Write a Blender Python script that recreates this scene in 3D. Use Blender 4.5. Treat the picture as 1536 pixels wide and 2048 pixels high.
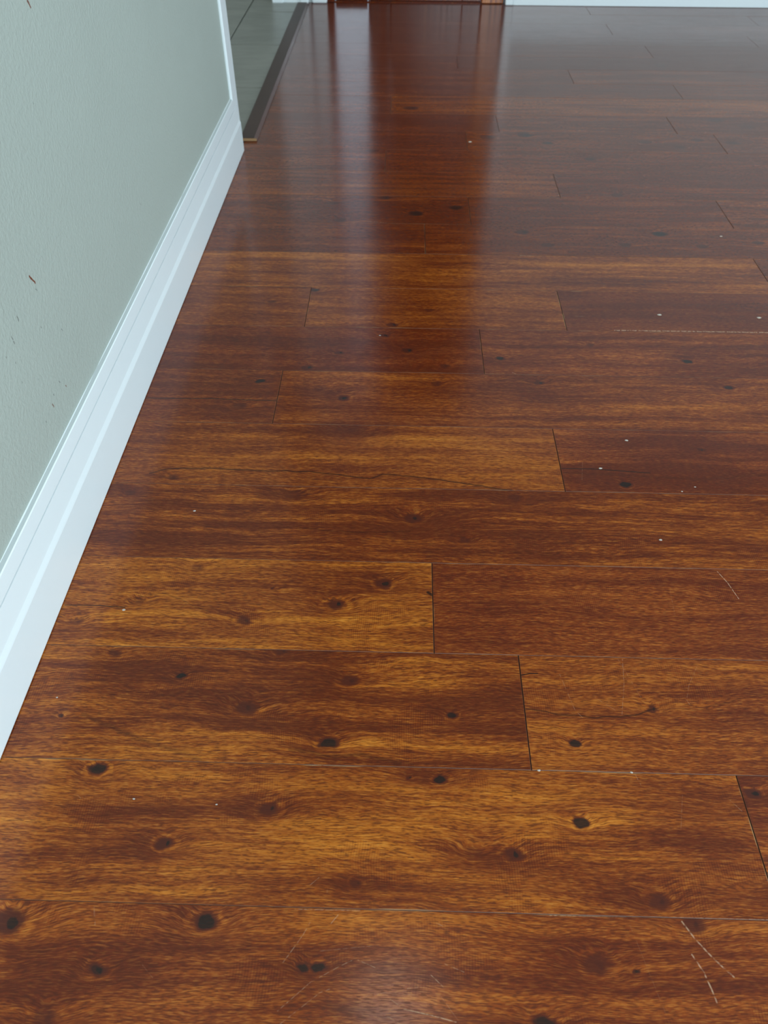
import bpy, bmesh, math, random
import numpy as np
from mathutils import Vector, Matrix

for o in list(bpy.data.objects):
    bpy.data.objects.remove(o)
scene = bpy.context.scene
COL = scene.collection
R = random.Random(7)

# ------------------------------------------------------------------ camera
F_PX, PITCH, YAW, ROLL, CAM_H = 1538.0, 0.79112, -0.02117, 0.0049, 0.7537
_fwd = Vector((math.sin(YAW) * math.cos(PITCH), math.cos(YAW) * math.cos(PITCH), -math.sin(PITCH)))
_right = Vector((math.cos(YAW), -math.sin(YAW), 0))
_up = _right.cross(_fwd)
CR = _right * math.cos(ROLL) + _up * math.sin(ROLL)
CU = -_right * math.sin(ROLL) + _up * math.cos(ROLL)
cam_data = bpy.data.cameras.new('camera')
cam = bpy.data.objects.new('camera', cam_data)
COL.objects.link(cam)
cam.matrix_world = Matrix(((CR.x, CU.x, -_fwd.x, 0), (CR.y, CU.y, -_fwd.y, 0), (CR.z, CU.z, -_fwd.z, CAM_H), (0, 0, 0, 1)))
cam_data.sensor_fit = 'VERTICAL'
cam_data.sensor_height = 24.0
cam_data.lens = 24.0 * F_PX / 2048
cam_data.clip_start = 0.02
cam_data.dof.use_dof = True
cam_data.dof.focus_distance = 0.95
cam_data.dof.aperture_fstop = 6.0
scene.camera = cam
scene.cycles.max_bounces = 4
scene.cycles.diffuse_bounces = 2
scene.cycles.glossy_bounces = 3
scene.cycles.caustics_reflective = False
scene.cycles.caustics_refractive = False

# ------------------------------------------------------------------ world, light, exposure
scene.view_settings.view_transform = 'Standard'
scene.view_settings.look = 'None'
scene.view_settings.gamma = 1.0
scene.view_settings.use_curve_mapping = False
scene.view_settings.exposure = 0.0
world = bpy.data.worlds.new('overcast_sky')
scene.world = world
world.use_nodes = True
world.cycles.sampling_method = 'NONE'
wb = world.node_tree.nodes['Background']
wb.inputs['Color'].default_value = (0.72, 0.84, 1.0, 1)
wb.inputs['Strength'].default_value = 1.15


def area(name, loc, look, sx, sy, power, col):
    d = bpy.data.lights.new(name, 'AREA')
    d.shape = 'RECTANGLE'; d.size = sx; d.size_y = sy
    d.energy = power; d.color = col
    o = bpy.data.objects.new(name, d); COL.objects.link(o)
    o.location = loc
    o.rotation_euler = (Vector(look) - Vector(loc)).to_track_quat('-Z', 'Z').to_euler()
    return o


DAY = (0.77, 0.93, 1.0)
area('daylight_window_right', (3.28, 1.2, 1.35), (0, 1.2, 1.35), 2.0, 1.5, 79, DAY)
area('daylight_window_back', (1.1, -2.28, 1.15), (1.1, 0, 1.15), 1.8, 1.9, 136, DAY)
area('daylight_side_room', (-2.48, 3.0, 1.4), (-1, 3.0, 1.4), 1.0, 1.0, 18, (0.95, 1.0, 0.95))


# ------------------------------------------------------------------ pixel -> place helpers
def ray(px, py):
    return _fwd + CR * ((px - 768) / F_PX) - CU * ((py - 1024) / F_PX)


def ground(px, py, z=0.0):
    d = ray(px, py); t = (CAM_H - z) / -d.z
    return Vector((d.x * t, d.y * t, z))


def on_wall(px, py, X):
    d = ray(px, py); t = X / d.x
    return Vector((X, d.y * t, CAM_H + d.z * t))


# ------------------------------------------------------------------ mesh helpers
def link(name, verts, faces, mat=None, parent=None, loc=(0, 0, 0), smooth=False):
    me = bpy.data.meshes.new(name)
    me.from_pydata([tuple(v) for v in verts], [], faces)
    bm = bmesh.new(); bm.from_mesh(me)
    bmesh.ops.recalc_face_normals(bm, faces=bm.faces)
    bm.to_mesh(me); bm.free()
    if smooth:
        for p in me.polygons: p.use_smooth = True
    o = bpy.data.objects.new(name, me); COL.objects.link(o)
    o.location = loc
    if mat: me.materials.append(mat)
    if parent: o.parent = parent
    return o


class MB:
    def __init__(s): s.v = []; s.f = []

    def add(s, vs, fs):
        n = len(s.v); s.v += [tuple(v) for v in vs]; s.f += [tuple(i + n for i in f) for f in fs]; return s

    def box(s, a, b):
        x0, y0, z0 = a; x1, y1, z1 = b
        return s.add([(x0, y0, z0), (x1, y0, z0), (x1, y1, z0), (x0, y1, z0), (x0, y0, z1), (x1, y0, z1), (x1, y1, z1), (x0, y1, z1)],
                     [(0, 3, 2, 1), (4, 5, 6, 7), (0, 1, 5, 4), (1, 2, 6, 5), (2, 3, 7, 6), (3, 0, 4, 7)])

    def chbox(s, a, b, c):
        """box whose edges on all sides are chamfered by c"""
        bm = bmesh.new()
        x0, y0, z0 = a; x1, y1, z1 = b
        vs = [bm.verts.new(p) for p in [(x0, y0, z0), (x1, y0, z0), (x1, y1, z0), (x0, y1, z0), (x0, y0, z1), (x1, y0, z1), (x1, y1, z1), (x0, y1, z1)]]
        for f in [(0, 3, 2, 1), (4, 5, 6, 7), (0, 1, 5, 4), (1, 2, 6, 5), (2, 3, 7, 6), (3, 0, 4, 7)]:
            bm.faces.new([vs[i] for i in f])
        bmesh.ops.bevel(bm, geom=bm.edges[:], offset=c, segments=2, affect='EDGES', profile=0.5)
        bm.verts.index_update()
        s.add([v.co[:] for v in bm.verts], [[v.index for v in f.verts] for f in bm.faces]); bm.free()
        return s

    def extrude(s, prof, p0, p1, axis):
        """profile (u,z) swept along 'Y' (u=X) or 'X' (u=Y) from p0 to p1"""
        n = len(prof)
        mk = (lambda u, z, t: (u, t, z)) if axis == 'Y' else (lambda u, z, t: (t, u, z))
        vs = [mk(u, z, p0) for u, z in prof] + [mk(u, z, p1) for u, z in prof]
        fs = [(i, (i + 1) % n, n + (i + 1) % n, n + i) for i in range(n)] + [tuple(range(n)), tuple(range(2 * n - 1, n - 1, -1))]
        return s.add(vs, fs)

    def lathe(s, prof, c, seg=32):
        vs = []; fs = []
        for r, z in prof:
            for k in range(seg):
                a = 2 * math.pi * k / seg
                vs.append((c[0] + r * math.cos(a), c[1] + r * math.sin(a), c[2] + z))
        for i in range(len(prof) - 1):
            for k in range(seg):
                fs.append((i * seg + k, i * seg + (k + 1) % seg, (i + 1) * seg + (k + 1) % seg, (i + 1) * seg + k))
        fs.append(tuple(range(seg))); fs.append(tuple(range((len(prof) - 1) * seg, len(prof) * seg)))
        return s.add(vs, fs)

    def build(s, name, mat, parent=None, loc=(0, 0, 0), smooth=False):
        return link(name, s.v, s.f, mat, parent, loc, smooth)


def tag(o, label, cat, group=None, kind=None):
    o['label'] = label; o['category'] = cat
    if group: o['group'] = group
    if kind: o['kind'] = kind
    return o


def empty(name, loc=(0, 0, 0)):
    o = bpy.data.objects.new(name, None); COL.objects.link(o); o.location = loc
    return o


# ------------------------------------------------------------------ node helpers
class NT:
    def __init__(s, tree): s.t = tree; s.n = tree.nodes; s.l = tree.links

    def new(s, typ, **kw):
        n = s.n.new(typ)
        for k, v in kw.items(): setattr(n, k, v)
        return n

    def put(s, sock, v):
        if isinstance(v, bpy.types.NodeSocket): s.l.new(v, sock)
        elif v is not None:
            if sock.type == 'RGBA' and len(v) == 3: v = (*v, 1)
            sock.default_value = v

    def math(s, op, a, b=None, c=None, clamp=False):
        n = s.new('ShaderNodeMath', operation=op, use_clamp=clamp)
        for i, v in enumerate((a, b, c)):
            if v is not None: s.put(n.inputs[i], v)
        return n.outputs[0]

    def vmath(s, op, a, b=None):
        n = s.new('ShaderNodeVectorMath', operation=op)
        s.put(n.inputs[0], a)
        if b is not None: s.put(n.inputs[1], b)
        return n.outputs['Value'] if op in ('DOT_PRODUCT', 'LENGTH', 'DISTANCE') else n.outputs[0]

    def noise(s, vec, scale=1.0, detail=2.0, rough=0.5, dist=0.0):
        n = s.new('ShaderNodeTexNoise')
        s.put(n.inputs['Vector'], vec)
        n.inputs['Scale'].default_value = scale; n.inputs['Detail'].default_value = detail
        n.inputs['Roughness'].default_value = rough; n.inputs['Distortion'].default_value = dist
        return n.outputs['Fac']

    def smooth(s, v, a, b, lo=0.0, hi=1.0):
        n = s.new('ShaderNodeMapRange', interpolation_type='SMOOTHSTEP')
        s.put(n.inputs['Value'], v)
        for k, x in (('From Min', a), ('From Max', b), ('To Min', lo), ('To Max', hi)): s.put(n.inputs[k], x)
        return n.outputs[0]

    def ramp(s, v, stops):
        n = s.new('ShaderNodeValToRGB'); e = n.color_ramp.elements
        while len(e) < len(stops): e.new(0.5)
        for el, (p, c) in zip(e, stops): el.position = p; el.color = (*c, 1)
        s.put(n.inputs[0], v)
        return n.outputs[0]

    def mix(s, f, a, b, mode='MIX'):
        n = s.new('ShaderNodeMix', data_type='RGBA', blend_type=mode)
        s.put(n.inputs['Factor'], f); s.put(n.inputs[6], a); s.put(n.inputs[7], b)
        return n.outputs[2]

    def comb(s, x, y, z):
        n = s.new('ShaderNodeCombineXYZ')
        for i, v in enumerate((x, y, z)): s.put(n.inputs[i], v)
        return n.outputs[0]

    def sep(s, v):
        n = s.new('ShaderNodeSeparateXYZ'); s.put(n.inputs[0], v); return n.outputs

    def bump(s, h, strength, dist):
        n = s.new('ShaderNodeBump'); s.put(n.inputs['Height'], h)
        n.inputs['Strength'].default_value = strength; n.inputs['Distance'].default_value = dist
        return n.outputs[0]

    def group(s, tree, **inp):
        n = s.new('ShaderNodeGroup'); n.node_tree = tree
        for k, v in inp.items(): s.put(n.inputs[k.replace('_', ' ')], v)
        return n.outputs


def material(name):
    m = bpy.data.materials.new(name); m.use_nodes = True
    t = NT(m.node_tree); b = m.node_tree.nodes['Principled BSDF']
    return m, t, b


def new_group(name, ins, outs):
    g = bpy.data.node_groups.new(name, 'ShaderNodeTree')
    for n, ty in ins: g.interface.new_socket(n, in_out='INPUT', socket_type='NodeSocket' + ty)
    for n, ty in outs: g.interface.new_socket(n, in_out='OUTPUT', socket_type='NodeSocket' + ty)
    t = NT(g); gi = g.nodes.new('NodeGroupInput'); go = g.nodes.new('NodeGroupOutput')
    return g, t, gi.outputs, go.inputs


# a knot: bends the grain field, darkens its core, reddens its surroundings
KNOT, t, i, o = new_group('knot', [('P', 'Vector'), ('C', 'Vector'), ('Radius', 'Float'), ('Dark', 'Float'), ('Halo', 'Float'), ('Field', 'Float'), ('Core', 'Float'), ('Red', 'Float')],
                          [('Field', 'Float'), ('Core', 'Float'), ('Red', 'Float')])
d = t.sep(t.vmath('SUBTRACT', i['P'], i['C']))
dx, dy = t.math('DIVIDE', d[0], i['Radius']), t.math('DIVIDE', d[1], i['Radius'])
d2 = t.math('ADD', t.math('MULTIPLY', t.math('MULTIPLY', dx, dx), 0.42), t.math('MULTIPLY', dy, dy))
far2 = t.math('ADD', t.math('MULTIPLY', t.math('MULTIPLY', dx, dx), 0.09), t.math('MULTIPLY', t.math('MULTIPLY', dy, dy), 0.30))
b = t.math('EXPONENT', t.math('MULTIPLY', far2, -1.0))
t.put(o['Field'], t.math('ADD', i['Field'], t.math('MULTIPLY', b, t.math('MULTIPLY', i['Radius'], 1.15))))
core = t.smooth(d2, 1.25, 0.30)
ring = t.math('MULTIPLY', t.smooth(d2, 1.0, 1.5), t.smooth(d2, 2.9, 1.9))
t.put(o['Core'], t.math('MAXIMUM', i['Core'], t.math('MULTIPLY', core, t.math('MULTIPLY', i['Dark'], t.smooth(t.math('ADD', t.math('POWER', t.math('SUBTRACT', dx, 0.35), 2.0), t.math('MULTIPLY', dy, dy)), 0.02, 0.25, 1.35, 1.0)))))
dxo = t.math('ADD', dx, 1.6)
h2 = t.math('ADD', t.math('MULTIPLY', t.math('MULTIPLY', dxo, dxo), 0.055), t.math('MULTIPLY', t.math('MULTIPLY', dy, dy), 0.2))
hal = t.math('MULTIPLY', i['Halo'], t.math('EXPONENT', t.math('MULTIPLY', h2, -1.0)))
t.put(o['Red'], t.math('ADD', i['Red'], t.math('SUBTRACT', hal, t.math('MULTIPLY', ring, t.math('MULTIPLY', t.math('MULTIPLY', i['Halo'], i['Dark']), 0.95)))))

# a soft elliptical patch (grain of a darker or lighter colour)
PATCH, t, i, o = new_group('patch', [('P', 'Vector'), ('C', 'Vector'), ('RX', 'Float'), ('RY', 'Float'), ('Amount', 'Float'), ('Red', 'Float')], [('Red', 'Float')])
d = t.sep(t.vmath('SUBTRACT', i['P'], i['C']))
dx, dy = t.math('DIVIDE', d[0], i['RX']), t.math('DIVIDE', d[1], i['RY'])
e = t.math('EXPONENT', t.math('MULTIPLY', t.math('ADD', t.math('MULTIPLY', dx, dx), t.math('MULTIPLY', dy, dy)), -1.0))
t.put(o['Red'], t.math('ADD', i['Red'], t.math('MULTIPLY', e, i['Amount'])))

# a line mark from A to B (scratch, crack, growth line, scuff)
LINE, t, i, o = new_group('line_mark', [('P', 'Vector'), ('A', 'Vector'), ('B', 'Vector'), ('Width', 'Float'), ('Amount', 'Float'), ('Mask', 'Float')], [('Mask', 'Float')])
ab = t.vmath('SUBTRACT', i['B'], i['A']); ap = t.vmath('SUBTRACT', i['P'], i['A'])
tt = t.math('DIVIDE', t.vmath('DOT_PRODUCT', ap, ab), t.vmath('DOT_PRODUCT', ab, ab), clamp=True)
sc = t.new('ShaderNodeVectorMath', operation='SCALE'); t.put(sc.inputs[0], ab); t.put(sc.inputs['Scale'], tt)
dist = t.vmath('LENGTH', t.vmath('SUBTRACT', ap, sc.outputs[0]))
mk = t.math('MULTIPLY', t.smooth(t.math('DIVIDE', dist, i['Width']), 1.0, 0.35), i['Amount'])
t.put(o['Mask'], t.math('MAXIMUM', i['Mask'], mk))

# varnished acacia: colour, gloss and relief
WOOD, t, i, o = new_group('acacia', [('P', 'Vector'), ('Seed', 'Float'), ('Tone', 'Float'), ('Contrast', 'Float'), ('Hue', 'Float'), ('Field', 'Float'), ('Core', 'Float'), ('Red', 'Float'),
                                     ('Scratch', 'Float'), ('Crack', 'Float'), ('HX', 'Float'), ('HY', 'Float'), ('Wear', 'Float')],
                          [('Shader', 'Shader')])
p = t.sep(i['P']); x, y = p[0], p[1]
wob = t.noise(t.comb(t.math('MULTIPLY', x, 5.0), t.math('MULTIPLY', y, 14.0), i['Seed']), 1.0, 2.0)
f = t.math('ADD', t.math('ADD', y, t.math('MULTIPLY', t.math('SUBTRACT', wob, 0.5), 0.030)), t.math('MULTIPLY', i['Field'], 1.0))
patch = t.noise(t.comb(t.math('MULTIPLY', x, 4.5), t.math('MULTIPLY', f, 22.0), t.math('ADD', i['Seed'], 3.1)), 1.0, 3.0, 0.6)
bands = t.noise(t.comb(t.math('MULTIPLY', x, 1.6), t.math('MULTIPLY', f, 62.0), t.math('ADD', i['Seed'], 7.7)), 1.0, 3.0, 0.6)
fine = t.noise(t.comb(t.math('MULTIPLY', x, 12.0), t.math('MULTIPLY', f, 430.0), t.math('ADD', i['Seed'], 11.0)), 1.0, 2.0, 0.6)
pore = t.noise(t.comb(t.math('MULTIPLY', x, 120.0), t.math('MULTIPLY', f, 1250.0), i['Seed']), 1.0, 1.0, 0.6)
fleck = t.noise(t.comb(t.math('MULTIPLY', x, 46.0), t.math('MULTIPLY', f, 620.0), t.math('ADD', i['Seed'], 5.0)), 1.0, 2.0, 0.65)
ctr = lambda v, k: t.math('MULTIPLY', t.math('SUBTRACT', v, 0.5), k)
v = t.math('ADD', t.math('ADD', ctr(patch, 0.80), ctr(bands, 0.80)), t.math('ADD', ctr(fine, 0.50), ctr(fleck, 0.42)))
v = t.math('ADD', t.math('MULTIPLY', v, t.math('MULTIPLY', i['Contrast'], 1.35)), t.math('SUBTRACT', i['Tone'], 0.082))
v = t.math('SUBTRACT', v, t.math('MULTIPLY', i['Red'], 0.33))
haze = t.noise(t.vmath('MULTIPLY', i['P'], (9, 14, 1)), 1.0, 2.0, 0.65)
rip = t.math('MULTIPLY', t.smooth(t.math('SINE', t.math('ADD', t.math('MULTIPLY', x, 2500.0), t.math('MULTIPLY', wob, 40.0))), -0.4, 0.6), t.smooth(haze, 0.56, 0.66))
v = t.math('SUBTRACT', v, t.math('MULTIPLY', rip, 0.10))
v = t.math('MAXIMUM', v, t.math('MULTIPLY', fleck, 0.30), clamp=True)
GOLD = [(0.0, (0.085, 0.0135, 0.003)), (0.25, (0.155, 0.026, 0.004)), (0.5, (0.275, 0.061, 0.006)), (0.75, (0.46, 0.132, 0.009)), (1.0, (0.70, 0.25, 0.024))]
REDD = [(0.0, (0.072, 0.010, 0.003)), (0.25, (0.135, 0.019, 0.0045)), (0.5, (0.225, 0.040, 0.007)), (0.75, (0.35, 0.080, 0.012)), (1.0, (0.50, 0.145, 0.026))]
col = t.mix(i['Hue'], t.ramp(v, GOLD), t.ramp(v, REDD))
pm = t.smooth(pore, 0.52, 0.60)
col = t.mix(t.math('MULTIPLY', pm, 0.66), col, (0.065, 0.012, 0.004))
pl = t.smooth(pore, 0.44, 0.34)
col = t.mix(t.math('MULTIPLY', pl, t.math('MULTIPLY', v, 0.55)), col, (0.62, 0.25, 0.04))
kn = t.math('MULTIPLY', i['Core'], t.smooth(fleck, 0.25, 0.5, 0.65, 1.0), clamp=True)
kc = t.mix(t.smooth(i['Core'], 0.72, 0.93), (0.070, 0.013, 0.006), (0.013, 0.008, 0.006))
col = t.mix(t.math('MULTIPLY', t.smooth(kn, 0.0, 0.75), 0.92), col, kc)
# worn pale arris and crumbs of finish along the seams
ex = t.math('SUBTRACT', i['HX'], t.math('ABSOLUTE', x)); ey = t.math('SUBTRACT', i['HY'], t.math('ABSOLUTE', y))
edge = t.smooth(t.math('MINIMUM', ex, ey), 0.0013, 0.0005)
en = t.smooth(t.noise(t.comb(t.math('MULTIPLY', x, 22.0), t.math('MULTIPLY', y, 22.0), i['Seed']), 1.0, 1.0, 0.65), 0.54, 0.66)
col = t.mix(t.math('MULTIPLY', t.math('MULTIPLY', edge, en), i['Wear'], clamp=True), col, (0.46, 0.27, 0.12))
col = t.mix(i['Crack'], col, (0.020, 0.006, 0.003))
sm = i['Scratch']
col = t.mix(sm, col, (0.55, 0.34, 0.20))
# gloss
rough = t.math('ADD', t.math('ADD', 0.10, t.math('MULTIPLY', haze, 0.12)), t.math('ADD', t.math('MULTIPLY', pm, 0.06), t.math('MULTIPLY', sm, 0.3)))
wave = t.noise(t.comb(t.math('MULTIPLY', x, 5.0), t.math('MULTIPLY', y, 30.0), i['Seed']), 1.0, 1.0)
nrm = t.new('ShaderNodeBump'); t.put(nrm.inputs['Height'], t.math('MULTIPLY', wave, 4.0))
nrm.inputs['Strength'].default_value = 0.35; nrm.inputs['Distance'].default_value = 0.00012
bs = t.new('ShaderNodeBsdfPrincipled')
t.put(bs.inputs['Base Color'], col); t.put(bs.inputs['Roughness'], rough); t.put(bs.inputs['Normal'], nrm.outputs[0])
bs.inputs['IOR'].default_value = 1.5
bs.inputs['Specular IOR Level'].default_value = 0.40
t.put(o['Shader'], bs.outputs[0])


def wood_material(name, seed, tone, contrast=1.0, hue=0.5, hx=1.0, hy=1.0, wear=0.35, knots=(), patches=(), scratches=(), cracks=()):
    """knots: (cx, cy, radius, dark, halo); patches: (cx, cy, rx, ry, amount); lines: (ax, ay, bx, by, width, amount); local metres"""
    m, t, b = material(name)
    m.node_tree.nodes.remove(b)
    tc = t.new('ShaderNodeTexCoord').outputs['Object']
    # irregular outlines for knots and patches
    nz = t.new('ShaderNodeTexNoise'); t.put(nz.inputs['Vector'], t.vmath('ADD', tc, (seed, seed * 0.7, 0))); nz.inputs['Scale'].default_value = 75
    nz.inputs['Detail'].default_value = 2
    kp = t.vmath('ADD', tc, t.vmath('MULTIPLY', t.vmath('SUBTRACT', nz.outputs['Color'], (0.5, 0.5, 0.5)), (0.014, 0.008, 0)))
    field, core, red = 0.0, 0.0, 0.0
    for (cx, cy, r, dk, hl) in knots:
        g = t.group(KNOT, P=kp, C=(cx, cy, 0), Radius=r, Dark=dk, Halo=hl, Field=field, Core=core, Red=red)
        field, core, red = g['Field'], g['Core'], g['Red']
    for (cx, cy, rx, ry, a) in patches:
        red = t.group(PATCH, P=kp, C=(cx, cy, 0), RX=rx, RY=ry, Amount=a, Red=red)['Red']
    sc = cr = 0.0
    flat = t.vmath('MULTIPLY', tc, (1, 1, 0))
    for (ax, ay, bx, by, w, a) in scratches:
        sc = t.group(LINE, P=flat, A=(ax, ay, 0), B=(bx, by, 0), Width=w, Amount=a, Mask=sc)['Mask']
    if scratches:
        sn = t.smooth(t.noise(t.vmath('MULTIPLY', tc, (260, 260, 1)), 1.0, 1.0), 0.32, 0.62)
        sc = t.math('MULTIPLY', sc, sn, clamp=True)
    if cracks:
        n2 = t.new('ShaderNodeTexNoise'); t.put(n2.inputs['Vector'], t.vmath('MULTIPLY', tc, (1, 0.3, 1))); n2.inputs['Scale'].default_value = 45; n2.inputs['Detail'].default_value = 1
        fl = t.vmath('ADD', flat, t.vmath('MULTIPLY', t.vmath('SUBTRACT', n2.outputs['Color'], (0.5, 0.5, 0.5)), (0.0, 0.006, 0)))
    for (ax, ay, bx, by, w, a) in cracks:
        cr = t.group(LINE, P=fl if a < 0.9 else flat, A=(ax, ay, 0), B=(bx, by, 0), Width=w, Amount=a, Mask=cr)['Mask']
    g = t.group(WOOD, P=tc, Seed=seed, Tone=tone, Contrast=contrast, Hue=hue, Field=field, Core=core, Red=red, Scratch=sc, Crack=cr, HX=hx, HY=hy, Wear=wear)
    out = m.node_tree.nodes['Material Output']
    t.l.new(g['Shader'], out.inputs['Surface'])
    return m


def paint(name, colour, rough=0.5, bump=0.0, scale=900.0, mottle=0.0, spec=0.5):
    m, t, b = material(name)
    tc = t.new('ShaderNodeTexCoord').outputs['Object']
    if mottle:
        n = t.noise(tc, 2.2, 4.0, 0.6)
        c = t.mix(t.smooth(n, 0.3, 0.7), [k * (1 - mottle) for k in colour], [min(1, k * (1 + mottle)) for k in colour])
        t.put(b.inputs['Base Color'], c)
    else:
        b.inputs['Base Color'].default_value = (*colour, 1)
    b.inputs['Roughness'].default_value = rough
    b.inputs['Specular IOR Level'].default_value = spec
    if bump:
        t.put(b.inputs['Normal'], t.bump(t.noise(tc, scale, 2.0, 0.6), bump, 0.0004))
    return m


# ------------------------------------------------------------------ dimensions
XW = -0.418          # room face of the left wall
XB = -0.515          # its far face, in the side room
XR, YB, YF, ZC = 3.2, -2.2, 3.60, 2.4
OPEN0, OPEN1 = 2.058, 3.585     # opening in the left wall
E_X0, E_X1 = -0.318, 0.392      # entry opening in the far wall

WALLC = (0.400, 0.452, 0.412)
M_ceil = paint('ceiling_paint', (0.52, 0.51, 0.48), 0.8)
M_white = paint('white_gloss_trim', (0.80, 0.87, 0.895), 0.28, 0.05, 300)
M_wall2 = paint('pale_wall_paint_far', (0.60, 0.66, 0.66), 0.6, 0.25, 520, 0.03)
M_sub = paint('dark_underlay', (0.03, 0.018, 0.012), 0.9)
M_out = paint('patio_concrete', (0.45, 0.45, 0.44), 0.9)

# left wall paint with scuffs
M_wall, t, b = material('sage_wall_paint')
tc = t.new('ShaderNodeTexCoord').outputs['Object']
n = t.noise(tc, 2.0, 4.0, 0.6)
c = t.mix(t.smooth(n, 0.3, 0.7), [k * 0.97 for k in WALLC], [k * 1.03 for k in WALLC])
flat = t.vmath('MULTIPLY', tc, (0, 1, 1))
wz = t.new('ShaderNodeTexNoise'); t.put(wz.inputs['Vector'], tc); wz.inputs['Scale'].default_value = 260
flat = t.vmath('ADD', flat, t.vmath('MULTIPLY', t.vmath('SUBTRACT', wz.outputs['Color'], (0.5, 0.5, 0.5)), (0, 0.003, 0.003)))


def wall_marks(lst, base):
    mask = 0.0
    for (x0, y0, x1, y1, w, a) in lst:
        A, B = on_wall(x0, y0, XW), on_wall(x1, y1, XW)
        mask = t.group(LINE, P=flat, A=(0, A.y, A.z), B=(0, B.y + 1e-4, B.z), Width=w, Amount=a, Mask=mask)['Mask']
    return mask


rust = wall_marks([(59, 553, 64, 559, 0.0022, 1), (64, 559, 70, 565, 0.0016, 1), (55, 2, 61, 14, 0.0022, 0.9), (105, 809, 108, 813, 0.0018, 0.7), (131, 771, 133, 773, 0.0012, 0.7)], None)
c = t.mix(rust, c, (0.16, 0.035, 0.012))
grey = wall_marks([(34, 633, 37, 641, 0.0013, 0.8), (23, 674, 26, 679, 0.0013, 0.8), (27, 683, 29, 687, 0.0013, 0.8), (71, 578, 74, 581, 0.0012, 0.6), (82, 654, 83, 656, 0.0012, 0.6),
                   (123, 658, 125, 661, 0.0013, 0.6), (118, 763, 120, 765, 0.0013, 0.6), (107, 789, 108, 791, 0.0013, 0.6), (92, 843, 93, 845, 0.0013, 0.6), (44, 764, 45, 766, 0.0012, 0.5),
                   (76, 758, 77, 760, 0.0012, 0.4), (31, 725, 32, 727, 0.0012, 0.4), (12, 713, 13, 715, 0.0012, 0.5), (189, 300, 190, 304, 0.0016, 0.35), (223, 490, 224, 493, 0.0014, 0.4),
                   (66, 205, 67, 207, 0.0014, 0.4), (280, 407, 282, 410, 0.0014, 0.3)], None)
c = t.mix(grey, c, (0.14, 0.15, 0.14))
t.put(b.inputs['Base Color'], c); b.inputs['Roughness'].default_value = 0.55
nb = t.math('ADD', t.noise(tc, 330, 2.0, 0.6), t.math('MULTIPLY', t.noise(tc, 180, 2.0, 0.5), 1.5))
t.put(b.inputs['Normal'], t.bump(nb, 0.65, 0.0007))

# ------------------------------------------------------------------ the room shell
floor = MB().box((XW, YB, -0.10), (XR, YF + 0.1, -0.013)).build('floor', M_sub)
tag(floor, 'glossy red-brown acacia plank floor running up to the white skirting', 'floor', kind='structure')

w = MB()
w.box((XB, YB, -0.1), (XW, OPEN0, ZC))
w.box((XB, OPEN0, 2.08), (XW, OPEN1, ZC))
w.box((XB, OPEN1, -0.1), (XW, YF + 0.1, ZC))
wl = w.build('wall_left', M_wall)
tag(wl, 'pale sage painted wall with small chips, left of the floor', 'wall', kind='structure')

w = MB()
w.box((XW, YF, -0.1), (E_X0 - 0.005, YF + 0.1, ZC))
w.box((E_X0 - 0.005, YF, 2.12), (E_X1 + 0.005, YF + 0.1, ZC))
w.box((E_X1 + 0.005, YF, -0.1), (XR, YF + 0.1, ZC))
tag(w.build('wall_far', M_wall2), 'pale painted wall at the far end, above the white skirting beside the entry', 'wall', kind='structure')

w = MB()
w.box((XR, YB, -0.1), (XR + 0.1, 0.05, ZC)); w.box((XR, 2.35, -0.1), (XR + 0.1, YF + 0.1, ZC))
w.box((XR, 0.05, -0.1), (XR + 0.1, 2.35, 0.5)); w.box((XR, 0.05, 2.15), (XR + 0.1, 2.35, ZC))
tag(w.build('wall_right', M_wall2), 'pale painted wall with the wide window, right of the room', 'wall', kind='structure')
w = MB()
w.box((XB, YB - 0.1, -0.1), (0.1, YB, ZC)); w.box((2.1, YB - 0.1, -0.1), (XR + 0.1, YB, ZC))
w.box((0.1, YB - 0.1, -0.1), (2.1, YB, 0.12)); w.box((0.1, YB - 0.1, 2.15), (2.1, YB, ZC))
tag(w.build('wall_back', M_wall2), 'pale painted wall with a window, behind the camera', 'wall', kind='structure')
tag(MB().box((XB, YB - 0.1, ZC), (XR + 0.1, YF + 0.1, ZC + 0.1)).build('ceiling', M_ceil), 'flat pale ceiling over the plank floor room', 'ceiling', kind='structure')

# window frames (out of view, they shape the daylight)
def window(name, label, axis, pos, a0, a1, z0, z1):
    e = empty(name, ((pos, (a0 + a1) / 2, z0) if axis == 'X' else ((a0 + a1) / 2, pos, z0)))
    tag(e, label, 'window', kind='structure')
    L = Vector(e.location)
    def bar(nm, s0, s1, h0, h1):
        if axis == 'X': a, b = Vector((pos - 0.03, s0, h0)), Vector((pos + 0.03, s1, h1))
        else: a, b = Vector((s0, pos - 0.03, h0)), Vector((s1, pos + 0.03, h1))
        MB().box(a - L, b - L).build(nm, M_white, e)
    bar('stile', a0, a0 + 0.05, z0, z1); bar('stile', a1 - 0.05, a1, z0, z1)
    m_ = (a0 + a1) / 2
    bar('mullion', m_ - 0.025, m_ + 0.025, z0 + 0.05, z1 - 0.05)
    bar('rail', a0 + 0.05, a1 - 0.05, z0, z0 + 0.05); bar('rail', a0 + 0.05, a1 - 0.05, z1 - 0.05, z1)
window('window_2', 'wide white framed window in the right wall', 'X', XR + 0.05, 0.05, 2.35, 0.5, 2.15)
window('window_3', 'white framed window in the wall behind the camera', 'Y', YB - 0.05, 0.1, 2.1, 0.12, 2.15)

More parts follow.
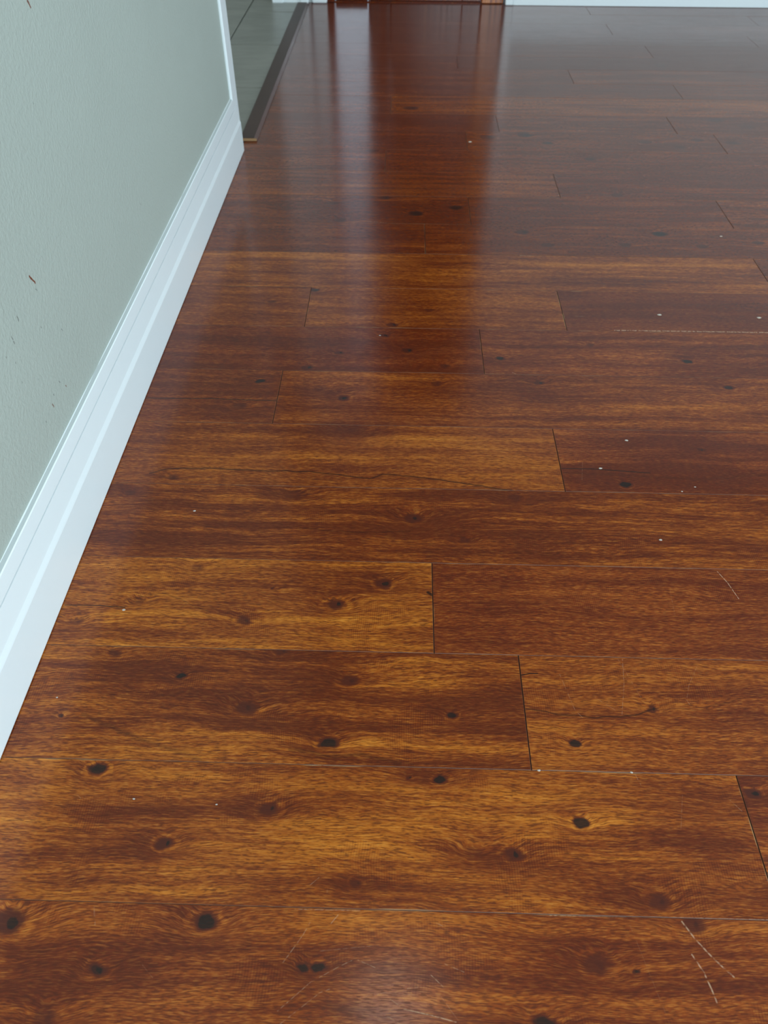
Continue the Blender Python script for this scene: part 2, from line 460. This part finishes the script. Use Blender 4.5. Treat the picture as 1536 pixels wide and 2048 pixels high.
# ------------------------------------------------------------------ planks
ROWY = {13: 0.0945, 12: 0.2351, 11: 0.3735, 10: 0.5150, 9: 0.6541, 8: 0.7931, 7: 0.9336, 6: 1.0757, 5: 1.2129, 4: 1.3539, 3: 1.4963, 2: 1.6345, 1: 1.7775, 0: 1.9195,
        -1: 2.0610, -2: 2.1965, -3: 2.3300, -4: 2.4780, -5: 2.6120, -6: 2.7520, -7: 2.8930, -8: 3.0290, -9: 3.1700, -10: 3.3110, -11: 3.4480, -12: 3.5880}
for k in range(14, 31): ROWY[k] = ROWY[13] - 0.14 * (k - 13)
ROWY[-13] = 3.6
# joints seen in the photograph, as pixels: row -> points on the joint
J = {12: [(1500, 1640)], 11: [(1050, 1426)], 10: [(866, 1214)], 8: [(1118, 921)], 7: [(555, 795)], 6: [(964, 704)], 5: [(616, 613), (1124, 622)], 4: [(1524, 545)], 3: [(850, 477)],
     2: [(939, 421), (1449, 428)], 1: [(1113, 370)], 0: [(771, 318)], -1: [(932, 276), (1440, 287)], -2: [(995, 247), (1343, 250)], -3: [(782, 214)], -4: [(1356, 184)], -5: [(1142, 154)], -6: [(915, 128)],
     -7: [(1299, 105)], -8: [(1506, 84)], -9: [(1220, 61)], -10: [(1505, 41)], -11: [(1178, 24)]}
# tone, hue (0 golden, 1 red), contrast of the planks that show, left to right
T = {13: [(.50, .55, .9)], 12: [(.63, .25, .95), (.42, .7, .9)], 11: [(.53, .25, 1.15), (.50, .4, .9)], 10: [(.60, .2, 1.15), (.44, .75, .75)], 9: [(.48, .35, 1.25)], 8: [(.53, .3, .85), (.37, .8, 1.0)],
     7: [(.40, .6, .8), (.48, .5, .9)], 6: [(.32, .95, .7), (.38, .85, .8)], 5: [(.46, .4, .7), (.47, .35, .8), (.33, .9, .6)], 4: [(.50, .35, .9), (.4, .6, .8)], 3: [(.38, .7, .7), (.38, .6, 1.0)],
     2: [(.36, .7, .9), (.34, .8, .8), (.40, .6, .9)], 1: [(.46, .5, .8), (.34, .8, .7)], 0: [(.38, .7, .9), (.36, .7, .7)], -1: [(.36, .7, .8), (.40, .6, .8), (.4, .7, .8)],
     -2: [(.34, .8, .8), (.40, .6, .9), (.38, .7, .8)], -3: [(.38, .6, .8), (.52, .35, .9)], -4: [(.36, .7, .8), (.4, .6, .7)], -5: [(.36, .7, .8), (.4, .6, .9)]}
# knots in the photograph: x, y, half width in pixels, darkness, red halo
KN = [(14, 1843, 34, .75, .8), (412, 1843, 24, .95, .8), (196, 1940, 18, .85, .8), (608, 1934, 9, .9, .3), (638, 1936, 15, .95, .5), (1195, 1930, 26, .55, .75), (92, 2036, 26, .45, .7), (1090, 2046, 24, .9, .5),
      (1275, 1942, 5, .8, .2), (1385, 1846, 26, .6, .3),
      (197, 1538, 17, .95, .9), (537, 1618, 19, .65, .9), (328, 1687, 17, .75, .9), (708, 1769, 12, .6, .8), (880, 1558, 14, .95, .6), (818, 1556, 5, .7, .3), (1161, 1646, 15, .98, .5), (1027, 1708, 18, .7, .8),
      (950, 1703, 20, .25, .7), (1318, 1802, 22, .6, .9), (1508, 1588, 11, .75, .6), (1486, 1596, 4, .9, .2),
      (363, 1353, 12, .95, .6), (491, 1415, 22, .6, .9), (700, 1362, 18, .6, .8), (656, 1486, 17, .95, .5), (904, 1430, 12, .9, .8), (121, 1431, 5, .8, .4), (228, 1305, 10, .5, .6), (562, 1302, 8, .6, .4),
      (1148, 1486, 8, 1.0, .2), (1305, 1418, 9, .7, .3),
      (672, 1210, 18, .7, .8), (768, 1167, 16, .7, .8), (490, 1242, 16, .6, .7), (150, 1243, 12, .35, .7), (545, 1177, 4, .6, .2), (275, 1203, 10, .3, .4), (395, 1134, 11, .35, .5),
      (826, 1036, 18, .65, .8), (590, 990, 22, .35, .8), (930, 1080, 9, .5, .5), (1030, 995, 16, .4, .7), (260, 985, 12, .4, .6),
      (700, 858, 26, .3, .9), (347, 954, 9, .5, .3), (1250, 969, 9, .95, .9), (1400, 899, 6, .7, .4),
      (521, 762, 7, .9, .5), (640, 775, 14, .3, .8), (686, 796, 9, .8, .4), (480, 812, 11, .5, .5), (1457, 775, 8, .85, .5), (873, 767, 9, .5, .3), (1078, 766, 8, .7, .2),
      (768, 671, 7, .7, .3), (815, 701, 8, .8, .3), (678, 706, 6, .7, .2), (615, 735, 9, .7, .3), (1001, 717, 7, .9, .4), (1374, 723, 8, .95, .4), (890, 732, 8, .6, .3), (470, 680, 8, .4, .2), (1180, 690, 7, .5, .2),
      (628, 580, 8, .8, .3), (858, 620, 7, .5, .2), (785, 650, 9, .7, .3), (545, 603, 7, .5, .3),
      (832, 427, 11, .95, .6), (912, 415, 11, .9, .6), (680, 440, 14, .55, .3), (770, 395, 12, .75, .3), (575, 416, 14, .4, .2), (665, 406, 10, .5, .2),
      (1045, 464, 15, .7, .3), (1320, 468, 11, .9, .3), (1095, 490, 13, .6, .3), (1250, 490, 10, .6, .3), (1405, 493, 9, .6, .2), (1515, 486, 10, .6, .2),
      (1235, 390, 9, .6, .2), (1465, 286, 14, .6, .2), (1290, 284, 13, .6, .3), (1360, 294, 9, .6, .2), (1395, 280, 12, .6, .2), (1180, 318, 9, .7, .2), (1430, 240, 16, .6, .2), (1495, 254, 14, .5, .2),
      (1050, 270, 11, .8, .2), (1095, 286, 8, .8, .2), (975, 274, 11, .7, .2), (822, 216, 11, .7, .2), (1320, 131, 16, .5, .2), (745, 301, 14, .5, .2)]
# softer dark red patches: x, y, rx, ry, amount
PT = [(285, 1355, 90, 45, .9), (430, 1390, 120, 34, .7), (230, 1650, 110, 60, .7), (600, 1370, 90, 30, .5), (260, 1960, 60, 40, .5), (330, 1940, 110, 30, .4), (60, 1950, 80, 60, .6), (620, 1620, 140, 30, .35),
      (980, 1445, 110, 40, .6), (1380, 1640, 120, 60, .6), (1250, 1780, 140, 35, .5), (750, 1760, 90, 40, .5), (560, 1780, 60, 30, .4), (1100, 1970, 90, 40, .4), (1420, 1960, 140, 60, .4), (1300, 955, 260, 22, .7),
      (250, 1080, 120, 14, .8), (620, 1055, 160, 12, .7), (1000, 1110, 240, 14, .5), (320, 1000, 50, 20, .5), (450, 1205, 70, 20, .5), (330, 780, 120, 30, .4), (690, 862, 90, 8, .8), (850, 1370, 120, 30, -.35),
      (760, 1690, 170, 50, -.45), (720, 1480, 50, 24, -.7), (400, 1210, 90, 20, -.35), (1110, 1470, 110, 40, -.5), (1150, 400, 60, 8, -.4), (760, 1640, 220, 70, -.3), (1050, 1770, 200, 24, -.3)]
# pale scratches: polylines in pixels, width in mm, strength
SC = [([(1433, 1141), (1455, 1165), (1478, 1198)], .55, .9), ([(1364, 1843), (1392, 1880), (1430, 1920), (1468, 1954)], .8, .75), ([(1384, 1909), (1408, 1945), (1424, 1980), (1434, 2005)], .75, .85),
      ([(566, 1925), (590, 1892), (607, 1868), (620, 1845)], .5, .5), ([(660, 1849), (676, 1830)], .5, .6), ([(555, 2022), (620, 1965), (680, 1932), (705, 1920)], .4, .45), ([(560, 2048), (640, 1985), (660, 1978)], .4, .4),
      ([(640, 1902), (700, 1896), (760, 1890)], .35, .3), ([(716, 1920), (750, 1935)], .45, .5), ([(808, 2018), (860, 2030), (912, 2044)], .5, .8), ([(780, 1998), (800, 2012)], .45, .5), ([(862, 1950), (888, 1975)], .4, .6),
      ([(890, 1928), (928, 1944)], .4, .45), ([(815, 1977), (842, 1974)], .4, .6), ([(872, 1846), (886, 1852)], .4, .5), ([(720, 1995), (770, 1985), (830, 1990)], .35, .35), ([(770, 2030), (800, 2048)], .4, .5),
      ([(880, 1990), (920, 2046)], .3, .3), ([(1245, 1318), (1248, 1370), (1244, 1430)], .4, .4), ([(1118, 1345), (1150, 1420), (1165, 1435)], .4, .35), ([(1190, 1395), (1230, 1420)], .4, .35), ([(1225, 1300), (1282, 1395)], .35, .25),
      ([(1373, 1400), (1384, 1415)], .5, .6), ([(1395, 1330), (1378, 1370), (1374, 1395)], .35, .3), ([(1270, 1548), (1282, 1570)], .4, .4), ([(1460, 1600), (1484, 1622)], .4, .4), ([(1365, 1590), (1362, 1660)], .35, .25),
      ([(1340, 1180), (1350, 1230)], .4, .2), ([(620, 1770), (638, 1755)], .4, .4), ([(655, 1775), (654, 1785)], .4, .4), ([(155, 1590), (165, 1600)], .3, .3), ([(188, 1815), (190, 1850)], .8, .25), ([(1025, 745), (1046, 752)], .8, .6),
      ([(1150, 632), (1168, 633)], .7, .4), ([(1040, 511), (1062, 512)], 1.2, .6), ([(735, 443), (772, 445)], 1.2, .5), ([(1165, 925), (1164, 960)], .4, .3), ([(1260, 1850), (1340, 2048)], .25, .2), ([(285, 1930), (305, 1955)], .35, .3),
      ([(1230, 660.5), (1380, 662.5), (1536, 665)], 1.6, .9), ([(620, 1530), (700, 1531.5), (790, 1533)], .5, .8), ([(1100, 1830), (1300, 1834), (1536, 1840)], .6, .75), ([(590, 1818), (720, 1821)], .5, .6)]
# dark cracks and growth lines
CK = [([(286, 796), (420, 797), (556, 802)], 1.3, .95), ([(1124, 937), (1190, 938), (1300, 946)], 1.2, .95), ([(130, 1210), (200, 1211), (250, 1215)], .9, .95), ([(1043, 1350), (1060, 1347), (1075, 1347)], 1.0, .95),
      ([(300, 945), (330, 938), (430, 936), (520, 941), (620, 943), (690, 951), (740, 958), (765, 948), (850, 956), (950, 970), (1028, 982)], 2.0, .68), ([(300, 945), (330, 955), (400, 962)], 1.2, .35),
      ([(165, 1430), (230, 1455), (300, 1485), (350, 1500), (400, 1519)], 3.6, .30), ([(1052, 1418), (1120, 1428), (1190, 1436), (1270, 1430), (1310, 1418)], 1.3, .66), ([(1310, 1418), (1400, 1418), (1450, 1404), (1536, 1388)], .7, .4),
      ([(580, 1498), (650, 1512), (720, 1510), (800, 1526)], 3.0, .35), ([(856, 1185), (864, 1190)], 3.0, .9), ([(1488, 1594), (1486, 1600)], 1.6, .9), ([(1130, 945), (1400, 958), (1536, 950)], 4.0, .18),
      ([(485, 1000), (540, 985), (600, 982), (650, 1000)], 1.0, .35), ([(250, 1200), (330, 1185), (420, 1225)], 1.4, .3), ([(600, 1055), (700, 1065), (820, 1062)], 1.4, .35), ([(850, 800), (1000, 804), (1100, 798)], .8, .3),
      ([(1290, 800), (1400, 805), (1478, 822)], .7, .3)]


def row_of(Y):
    for k in sorted(ROWY):
        if k - 1 in ROWY and ROWY[k] <= Y < ROWY[k - 1]: return k
    return None


def to_m(px, py, r):
    return (ground(px + r, py) - ground(px - r, py)).length / 2


kn = [(ground(a, b_).xy, to_m(a, b_, r) * (.74 if r > 11 else 1.0), dk, h) for a, b_, r, dk, h in KN]
pt = [(ground(a, b_).xy, to_m(a, b_, rx), (ground(a, b_ - ry) - ground(a, b_ + ry)).length / 2, am) for a, b_, rx, ry, am in PT]
segs = lambda L: [(ground(*p0).xy, ground(*p1).xy, w_ / 1000, a) for pl, w_, a in L for p0, p1 in zip(pl, pl[1:])]
scs, cks = segs([(p_, w_ * 1.15, a_ * (.85 if a_ > .7 else .6)) for p_, w_, a_ in SC]), segs(CK)

M_edge = paint('plank_edge', (0.13, 0.042, 0.015), 0.5)
X0P, X1P = XW + 0.002, XR - 0.004
nplank = 0
for k in sorted(ROWY, reverse=True):
    if k - 1 not in ROWY or k > 28: continue
    yn, yf = ROWY[k] + 0.00012, ROWY[k - 1] - 0.00012
    seen = sorted(ground(*q).x for q in J.get(k, []))
    vis_r = {13: .42, 12: .46, 11: .5, 10: .55, 9: .62, 8: .66, 7: .72, 6: .76, 5: .8, 4: .86, 3: .92, 2: .96}.get(k, 1.0 + (1 - k) * 0.045 if k < 2 else 0.42)
    js = list(seen)
    xx = max([vis_r] + js) + R.uniform(0.12, 0.5)
    while xx < X1P - 0.25:
        js.append(xx); xx += R.uniform(0.45, 1.2)
    xs = [X0P] + js + [X1P]
    for n_, (xa, xb) in enumerate(zip(xs, xs[1:])):
        a, b_ = xa + (0.0004 if n_ else 0), xb - 0.0004
        cx, cy = (a + b_) / 2, (yn + yf) / 2
        hx, hy = (b_ - a) / 2, (yf - yn) / 2
        tl = T.get(k, [])
        tone, hue, con = tl[n_] if n_ < len(tl) else (R.uniform(.25, .35), R.uniform(.6, 1.0), R.uniform(.7, 1.0))
        if k < 1: con *= 0.65
        if k < 4: tone -= 0.05
        inside = lambda p, mx=0.0, my=0.0: abs(p.x - cx) < hx + mx and abs(p.y - cy) < hy + my
        ks = [(p.x - cx, p.y - cy, r, dk, h) for p, r, dk, h in kn if inside(p)]
        if k > 13 or cx - hx > vis_r + 0.1:
            ks += [(R.uniform(-hx, hx) * .9, R.uniform(-hy, hy) * .8, R.uniform(.004, .011), R.uniform(.4, .9), R.uniform(.3, .9)) for _ in range(R.randint(0, 3))]
        ps = [(p.x - cx, p.y - cy, rx, ry, am) for p, rx, ry, am in pt if inside(p)]
        mid = lambda s: (s[0] + s[1]) / 2
        ss = [(s[0].x - cx, s[0].y - cy, s[1].x - cx, s[1].y - cy, s[2], s[3]) for s in scs if inside(mid(s))]
        cs = [(s[0].x - cx, s[0].y - cy, s[1].x - cx, s[1].y - cy, s[2], s[3]) for s in cks if inside(mid(s))]
        mat = wood_material('acacia_plank', R.uniform(-60, 60), tone, con, hue, hx, hy, 0.8 if k in (12, 5) else 0.3, ks, ps, ss, cs)
        c_ = 0.0003
        zt = R.uniform(-0.00025, 0.0)
        tilt = R.uniform(-0.00012, 0.00012)
        V = []
        for (ix, iz) in ((0, -0.013), (0, -c_), (c_, 0)):
            for sx, sy in ((-1, -1), (1, -1), (1, 1), (-1, 1)):
                V.append((sx * (hx - ix), sy * (hy - ix), iz + (zt + tilt * sy if iz > -0.01 else 0)))
        Fc = [(0, 3, 2, 1)] + [(j, (j + 1) % 4, 4 + (j + 1) % 4, 4 + j) for j in range(4)] + [(4 + j, 4 + (j + 1) % 4, 8 + (j + 1) % 4, 8 + j) for j in range(4)] + [(8, 9, 10, 11)]
        pk = link('plank', V, Fc, mat, floor, (cx, cy, 0))
        pk.data.materials.append(M_edge)
        for q in range(9): pk.data.polygons[q].material_index = 1
        nplank += 1
print('planks', nplank)

# ------------------------------------------------------------------ skirting and casings
PROF = [(XW, 0.0012), (XW, 0.1355), (XW + .0050, .1335), (XW + .0060, .1320), (XW + .0070, .1117), (XW + .0040, .1113), (XW + .0040, .1102), (XW + .0072, .1099), (XW + .0094, .0785),
        (XW + .0096, .0770), (XW + .0116, .0700), (XW + .0120, .0680), (XW + .0120, .0030), (XW + .0114, .0012)]
bb = MB().extrude(PROF, YB, 2.036, 'Y').build('baseboard_left', M_white)
tag(bb, 'stepped white skirting board along the sage wall, ending at the doorway', 'skirting', kind='structure')
M_bb_top = paint('grey_skirting_top', (0.50, 0.55, 0.55), 0.6)  # greyer colour for the sloping top face of the skirting
bb.data.materials.append(M_bb_top)
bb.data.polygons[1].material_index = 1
bead = []
for s in range(60):
    y0 = YB + (2.02 - YB) * s / 59
    bead.append((y0, 0.0009 + 0.0003 * math.sin(s * 2.3) + R.uniform(-.0002, .0002)))
cb = MB()
vs = []; fs = []
for y0, r in bead:
    vs += [(XW - 0.0005, y0, .1350), (XW + r, y0, .1350), (XW + r * .75, y0, .1350 + r * .75), (XW - 0.0005, y0, .1350 + r)]
for s in range(59):
    for j in range(3): fs.append((4 * s + j, 4 * s + 4 + j, 4 * s + 5 + j, 4 * s + 1 + j))
cb.add(vs, fs).build('caulk_bead', M_white, bb, smooth=True)

cas = MB().chbox((XW - .001, 1.998, 0.0), (XW + .0060, 2.060, 2.12), .002).build('trim_1', M_white)
tag(cas, 'narrow white door casing at the near side of the tiled doorway', 'door casing', kind='structure')
MB().chbox((XB - .012, OPEN0 - .001, 0.0), (XW + .003, OPEN0 + .004, 2.08), .002).build('jamb', M_white, cas)

# far side of the tiled doorway: jamb, block and the little return beside the entry
far_c = MB().chbox((XB + .0, OPEN1 - .012, 0.0), (XW + .006, OPEN1 + .004, 2.08), .005).build('trim_2', M_white)
tag(far_c, 'white jamb at the far side of the tiled doorway', 'door jamb', kind='structure')
MB().chbox((XB - .014, OPEN1 - .02, 0.0), (XB + .03, OPEN1 + .0, 2.08), .006).build('stop_bead', M_white, far_c)
MB().chbox((XW + .0, OPEN1 - .022, 0.0), (XW + .034, OPEN1 + .014, 2.12), .006).build('casing', M_white, far_c)
ent_c = MB().chbox((XW + .046, 3.578, 0.0), (E_X0 + .006, YF + .002, 2.14), .006).build('trim_3', M_white)
tag(ent_c, 'white casing at the left side of the entry, beside the tiled doorway', 'door casing', kind='structure')

# skirting on the far wall
PF = [(YF, 0.0012), (YF, 0.127), (YF - .0062, .1270), (YF - .0080, .1022), (YF - .0066, .1012), (YF - .0094, .1000), (YF - .0104, .0735), (YF - .0170, .0690), (YF - .0220, .0660), (YF - .0220, .0012)]
tag(MB().extrude(PF, E_X1 + .034, XR, 'X').build('baseboard_far', M_white), 'bright white skirting board along the far end of the plank floor', 'skirting', kind='structure')
cr_ = MB().chbox((E_X1 + .002, YF - .024, 0.0), (E_X1 + .034, YF + .002, 2.14), .004).build('trim_4', M_white)
tag(cr_, 'white casing at the right side of the entry, where the far skirting starts', 'door casing', kind='structure')

# ------------------------------------------------------------------ threshold strip between planks and tiles
M_thr = paint('dark_stained_threshold', (0.052, 0.028, 0.020), 0.5, 0.2, 200, 0.2, 0.3)
M_raw = paint('raw_wood_end', (0.30, 0.17, 0.075), 0.7)
M_thr2 = paint('pale_threshold_edge', (0.10, 0.055, 0.045), 0.4)  # bevel strip in a paler brown than the rest of the threshold
xl, xr = -0.428, -0.383
th = MB().extrude([(xl, .0005), (xl, .005), (xl + .004, .0075), (xr - .009, .0075), (xr - .0075, .0070), (xr - .0075, .0005)], 2.108, 3.56, 'Y').build('threshold_strip', M_thr)
tag(th, 'dark wooden threshold strip between the planks and the grey tiles', 'threshold')
MB().extrude([(xr - .0075, .0005), (xr - .0075, .0070), (xr, .0012), (xr, .0005)], 2.108, 3.56, 'Y').build('bevel_edge', M_thr2, th)
MB().box((xl + .0005, 2.1055, .0006), (xr - .001, 2.1078, .0066)).build('cut_end', M_raw, th)['label'] = 'pale raw wood cut end'

# ------------------------------------------------------------------ side room with tiles
M_grout = paint('grey_grout', (0.10, 0.115, 0.105), 0.9)
tf = MB().box((-2.5, 1.6, -0.1), (XW - .004, 4.3, -0.006)).build('floor_tiled', M_grout)
tag(tf, 'grey-green ceramic tiled floor through the doorway', 'tiled floor', kind='structure')
for ty in range(-2, 4):
    for tx in range(5):
        x1_ = -0.610 - 0.45 * (tx - 1) if tx else XW - .0045
        x0_ = -0.610 - 0.45 * tx
        y0_ = 2.53 + 0.449 * ty; y1_ = y0_ + 0.449
        x0_, y0_, y1_ = max(x0_, -2.5), max(y0_, 1.6), min(y1_, 4.3)
        if x1_ - x0_ < .02 or y1_ - y0_ < .02: continue
        m, t, b = material('grey_tile')
        tc = t.new('ShaderNodeTexCoord').outputs['Object']
        tv = t.vmath('ADD', tc, (R.uniform(-9, 9), R.uniform(-9, 9), 0))
        nz = t.noise(t.vmath('MULTIPLY', tv, (1, 3, 1)), 7.0, 5.0, 0.65, 0.6)
        g_ = R.uniform(.93, 1.07)
        t.put(b.inputs['Base Color'], t.ramp(nz, [(.25, (.145 * g_, .150 * g_, .122 * g_)), (.5, (.19 * g_, .195 * g_, .165 * g_)), (.75, (.235 * g_, .235 * g_, .20 * g_))]))
        b.inputs['Roughness'].default_value = 0.35
        cx, cy = (x0_ + x1_) / 2, (y0_ + y1_) / 2
        hx, hy, c_ = (x1_ - x0_) / 2 - .0018, (y1_ - y0_) / 2 - .0018, .0012
        V = []
        for ix, z in ((0, -.008), (0, .0018), (c_, .003)):
            for sx, sy in ((-1, -1), (1, -1), (1, 1), (-1, 1)): V.append((sx * (hx - ix), sy * (hy - ix), z))
        Fc = [(0, 3, 2, 1)] + [(j, (j + 1) % 4, 4 + (j + 1) % 4, 4 + j) for j in range(4)] + [(4 + j, 4 + (j + 1) % 4, 8 + (j + 1) % 4, 8 + j) for j in range(4)] + [(8, 9, 10, 11)]
        link('tile', V, Fc, m, tf, (cx, cy, 0))
w = MB()
w.box((-2.6, 1.5, -.1), (-2.5, 2.5, ZC)); w.box((-2.6, 3.5, -.1), (-2.5, 4.4, ZC)); w.box((-2.6, 2.5, -.1), (-2.5, 3.5, .9)); w.box((-2.6, 2.5, 1.9), (-2.5, 3.5, ZC))
tag(w.build('wall_side_room_left', M_wall2), 'pale wall with a window at the far side of the tiled room', 'wall', kind='structure')
tag(MB().box((-2.5, 1.5, -.1), (XB, 1.6, ZC)).build('wall_side_room_near', M_wall2), 'pale near wall of the tiled room', 'wall', kind='structure')
tag(MB().box((-2.5, 4.3, -.1), (XB, 4.4, ZC)).build('wall_side_room_far', M_wall2), 'pale far wall of the tiled room', 'wall', kind='structure')
tag(MB().box((XB, YF + .1, -.1), (XB + .09, 4.4, ZC)).build('wall_side_room_right', M_wall2), 'pale short wall of the tiled room past the doorway', 'wall', kind='structure')
tag(MB().box((-2.6, 1.5, ZC), (XB, 4.4, ZC + .1)).build('ceiling_side_room', M_ceil), 'pale ceiling over the tiled room', 'ceiling', kind='structure')

# ------------------------------------------------------------------ entry: timber door, narrow glazed sidelight, honey jamb
M_door = wood_material('dark_timber_door', 9.1, .0, .3, .8, 9, 9, 0)
M_jamb = wood_material('honey_timber_jamb', 2.7, .60, .5, .1, 9, 9, 0)
M_brass = paint('brushed_metal', (0.6, 0.58, 0.55), 0.3); M_brass.node_tree.nodes['Principled BSDF'].inputs['Metallic'].default_value = 1
M_glass, t, b = material('clear_glass')
b.inputs['Base Color'].default_value = (0.95, 0.98, 0.97, 1); b.inputs['Transmission Weight'].default_value = 1; b.inputs['Roughness'].default_value = 0.02; b.inputs['IOR'].default_value = 1.45
YD = 3.612
d1 = empty('door_1', (0.08, YD + .02, 0)); tag(d1, 'dark timber entry door at the far end of the floor', 'door', kind='structure')
L = Vector(d1.location)
def part(nm, a, b_, c_, mat, par):
    return MB().chbox(Vector(a) - L, Vector(b_) - L, c_).build(nm, mat, par)
part('stile', (-.142, YD, .004), (-.06, YD + .04, 2.05), .003, M_door, d1); part('stile', (.225, YD, .004), (.300, YD + .04, 2.05), .003, M_door, d1)
part('rail', (-.06, YD, .004), (.225, YD + .04, .22), .003, M_door, d1); part('rail', (-.06, YD, .95), (.225, YD + .04, 1.08), .003, M_door, d1); part('rail', (-.06, YD, 1.92), (.225, YD + .04, 2.05), .003, M_door, d1)
part('panel', (-.058, YD + .01, .222), (.223, YD + .03, .948), .004, M_door, d1); part('panel', (-.058, YD + .01, 1.082), (.223, YD + .03, 1.918), .004, M_door, d1)
hd = part('handle', (-.125, YD - .012, .98), (-.095, YD + .001, 1.12), .003, M_brass, d1)
MB().chbox(Vector((-.120, YD - .055, 1.04)) - L, Vector((-.005, YD - .04, 1.06)) - L, .006).build('lever', M_brass, hd)
MB().chbox(Vector((-.118, YD - .042, 1.042)) - L, Vector((-.102, YD - .010, 1.058)) - L, .003).build('lever_stem', M_brass, hd)

fr = empty('trim_5', (0.03, YD + .02, 0)); tag(fr, 'timber entry door frame with a honey coloured right jamb', 'door frame', kind='structure'); L = Vector(fr.location)
part('jamb', (E_X0 + .004, YD - .012, .0), (-.284, YD + .07, 2.12), .003, M_door, fr)
part('mullion', (-.148, YD - .004, .0), (-.1425, YD + .06, 2.06), .001, M_door, fr)
part('jamb', (.301, YD - .012, .0), (.388, YD + .07, 2.12), .004, M_jamb, fr)['label'] = 'honey coloured jamb'
part('head', (-.284, YD - .012, 2.06), (.301, YD + .07, 2.12), .003, M_door, fr)
part('sill', (-.284, YD - .004, -.012), (.301, YD + .07, .003), .001, M_door, fr)

w1 = empty('window_1', (-.215, YD + .02, 0)); tag(w1, 'narrow full height glazed sidelight left of the entry door', 'window', kind='structure'); L = Vector(w1.location)
part('pane', (-.279, YD + .018, .025), (-.153, YD + .022, 2.05), .0004, M_glass, w1)
part('rail', (-.279, YD, .004), (-.153, YD + .04, .026), .002, M_door, w1)
part('rail', (-.279, YD, 2.03), (-.153, YD + .04, 2.058), .002, M_door, w1)
tag(MB().box((-1.0, YF + .12, -.2), (2.6, YF + 4.0, -.03)).build('patio_slab', M_out), 'pale concrete slab outside the entry door', 'slab', kind='structure')

# ------------------------------------------------------------------ ceiling lamp
M_lamp, t, b = material('opal_lamp_glass')
b.inputs['Base Color'].default_value = (.9, .88, .84, 1); b.inputs['Emission Color'].default_value = (1.0, .86, .72, 1); b.inputs['Emission Strength'].default_value = 4.2
lp = empty('ceiling_lamp', (0.02, 0.68, ZC)); tag(lp, 'round opal glass ceiling lamp over the near end of the floor', 'lamp')
MB().lathe([(.15, -.03), (.16, -.02), (.16, 0)], (0, 0, 0)).build('base', M_white, lp, smooth=False)
MB().lathe([(.02, -.095), (.07, -.088), (.115, -.068), (.140, -.045), (.148, -.03)], (0, 0, 0)).build('shade', M_lamp, lp, smooth=True)

# ------------------------------------------------------------------ crumbs lying on the planks
M_crumb = paint('white_crumb', (0.52, 0.45, 0.38), 0.8)
CR_ = [(248, 1220, 5, 'white paint chip on the plank near the skirting, largest crumb on the left'), (1201, 937, 5, 'white oval crumb on the dark crack of a right-hand plank'),
       (1253, 881, 5, 'white flake on the red-brown plank above the oval crumb'), (1319, 630, 6, 'white flat crumb on the dark red plank at the right'), (1442, 473, 4, 'tiny cream crumb on the dark streaked plank, far right'),
       (1321, 1080, 5, 'pale flake on the streaked plank at the right'), (1364, 983, 3, 'tiny white crumb by the seam, right of the dark knot'), (1390, 974, 3, 'tiny white speck above the crumb by the right seam'),
       (1518, 636, 6, 'pale flake at the right edge of the dark red plank'), (760, 671, 3, 'tiny white speck on the dark red plank in the middle'), (389, 1022, 4, 'small pale crumb on the streaked plank near the skirting'),
       (268, 1598, 4, 'small white crumb on the golden plank, left of the middle knot'), (433, 1609, 3, 'tiny white speck between two knots on the golden plank'), (1263, 1545, 4, 'white crumb on the seam right of the round black hole'),
       (1078, 1541, 5, 'pale flake on the seam just below the end joint'), (114, 1395, 3, 'tiny white speck on the knotty plank near the skirting'), (940, 284, 5, 'small pink flake at a far plank end joint')]
for px, py, r, lab in CR_:
    g_ = ground(px, py); rm = to_m(px, py, r) * 0.62
    vs = []; fs = []
    n_ = 8
    for lev, (rr, z) in enumerate(((.85, 0.0), (1.0, .35), (.6, .75))):
        for j in range(n_):
            a = 2 * math.pi * j / n_; q = rm * rr * R.uniform(.75, 1.1)
            vs.append((q * math.cos(a) * 1.25, q * math.sin(a) * .8, z * rm * .5))
    for lev in range(2):
        for j in range(n_): fs.append((lev * n_ + j, lev * n_ + (j + 1) % n_, (lev + 1) * n_ + (j + 1) % n_, (lev + 1) * n_ + j))
    fs += [tuple(range(n_)), tuple(range(2 * n_, 3 * n_))]
    c_ = link('crumb', vs, fs, M_crumb, None, (g_.x, g_.y, 0.0))
    tag(c_, lab, 'crumb', 'white crumbs scattered on the planks')
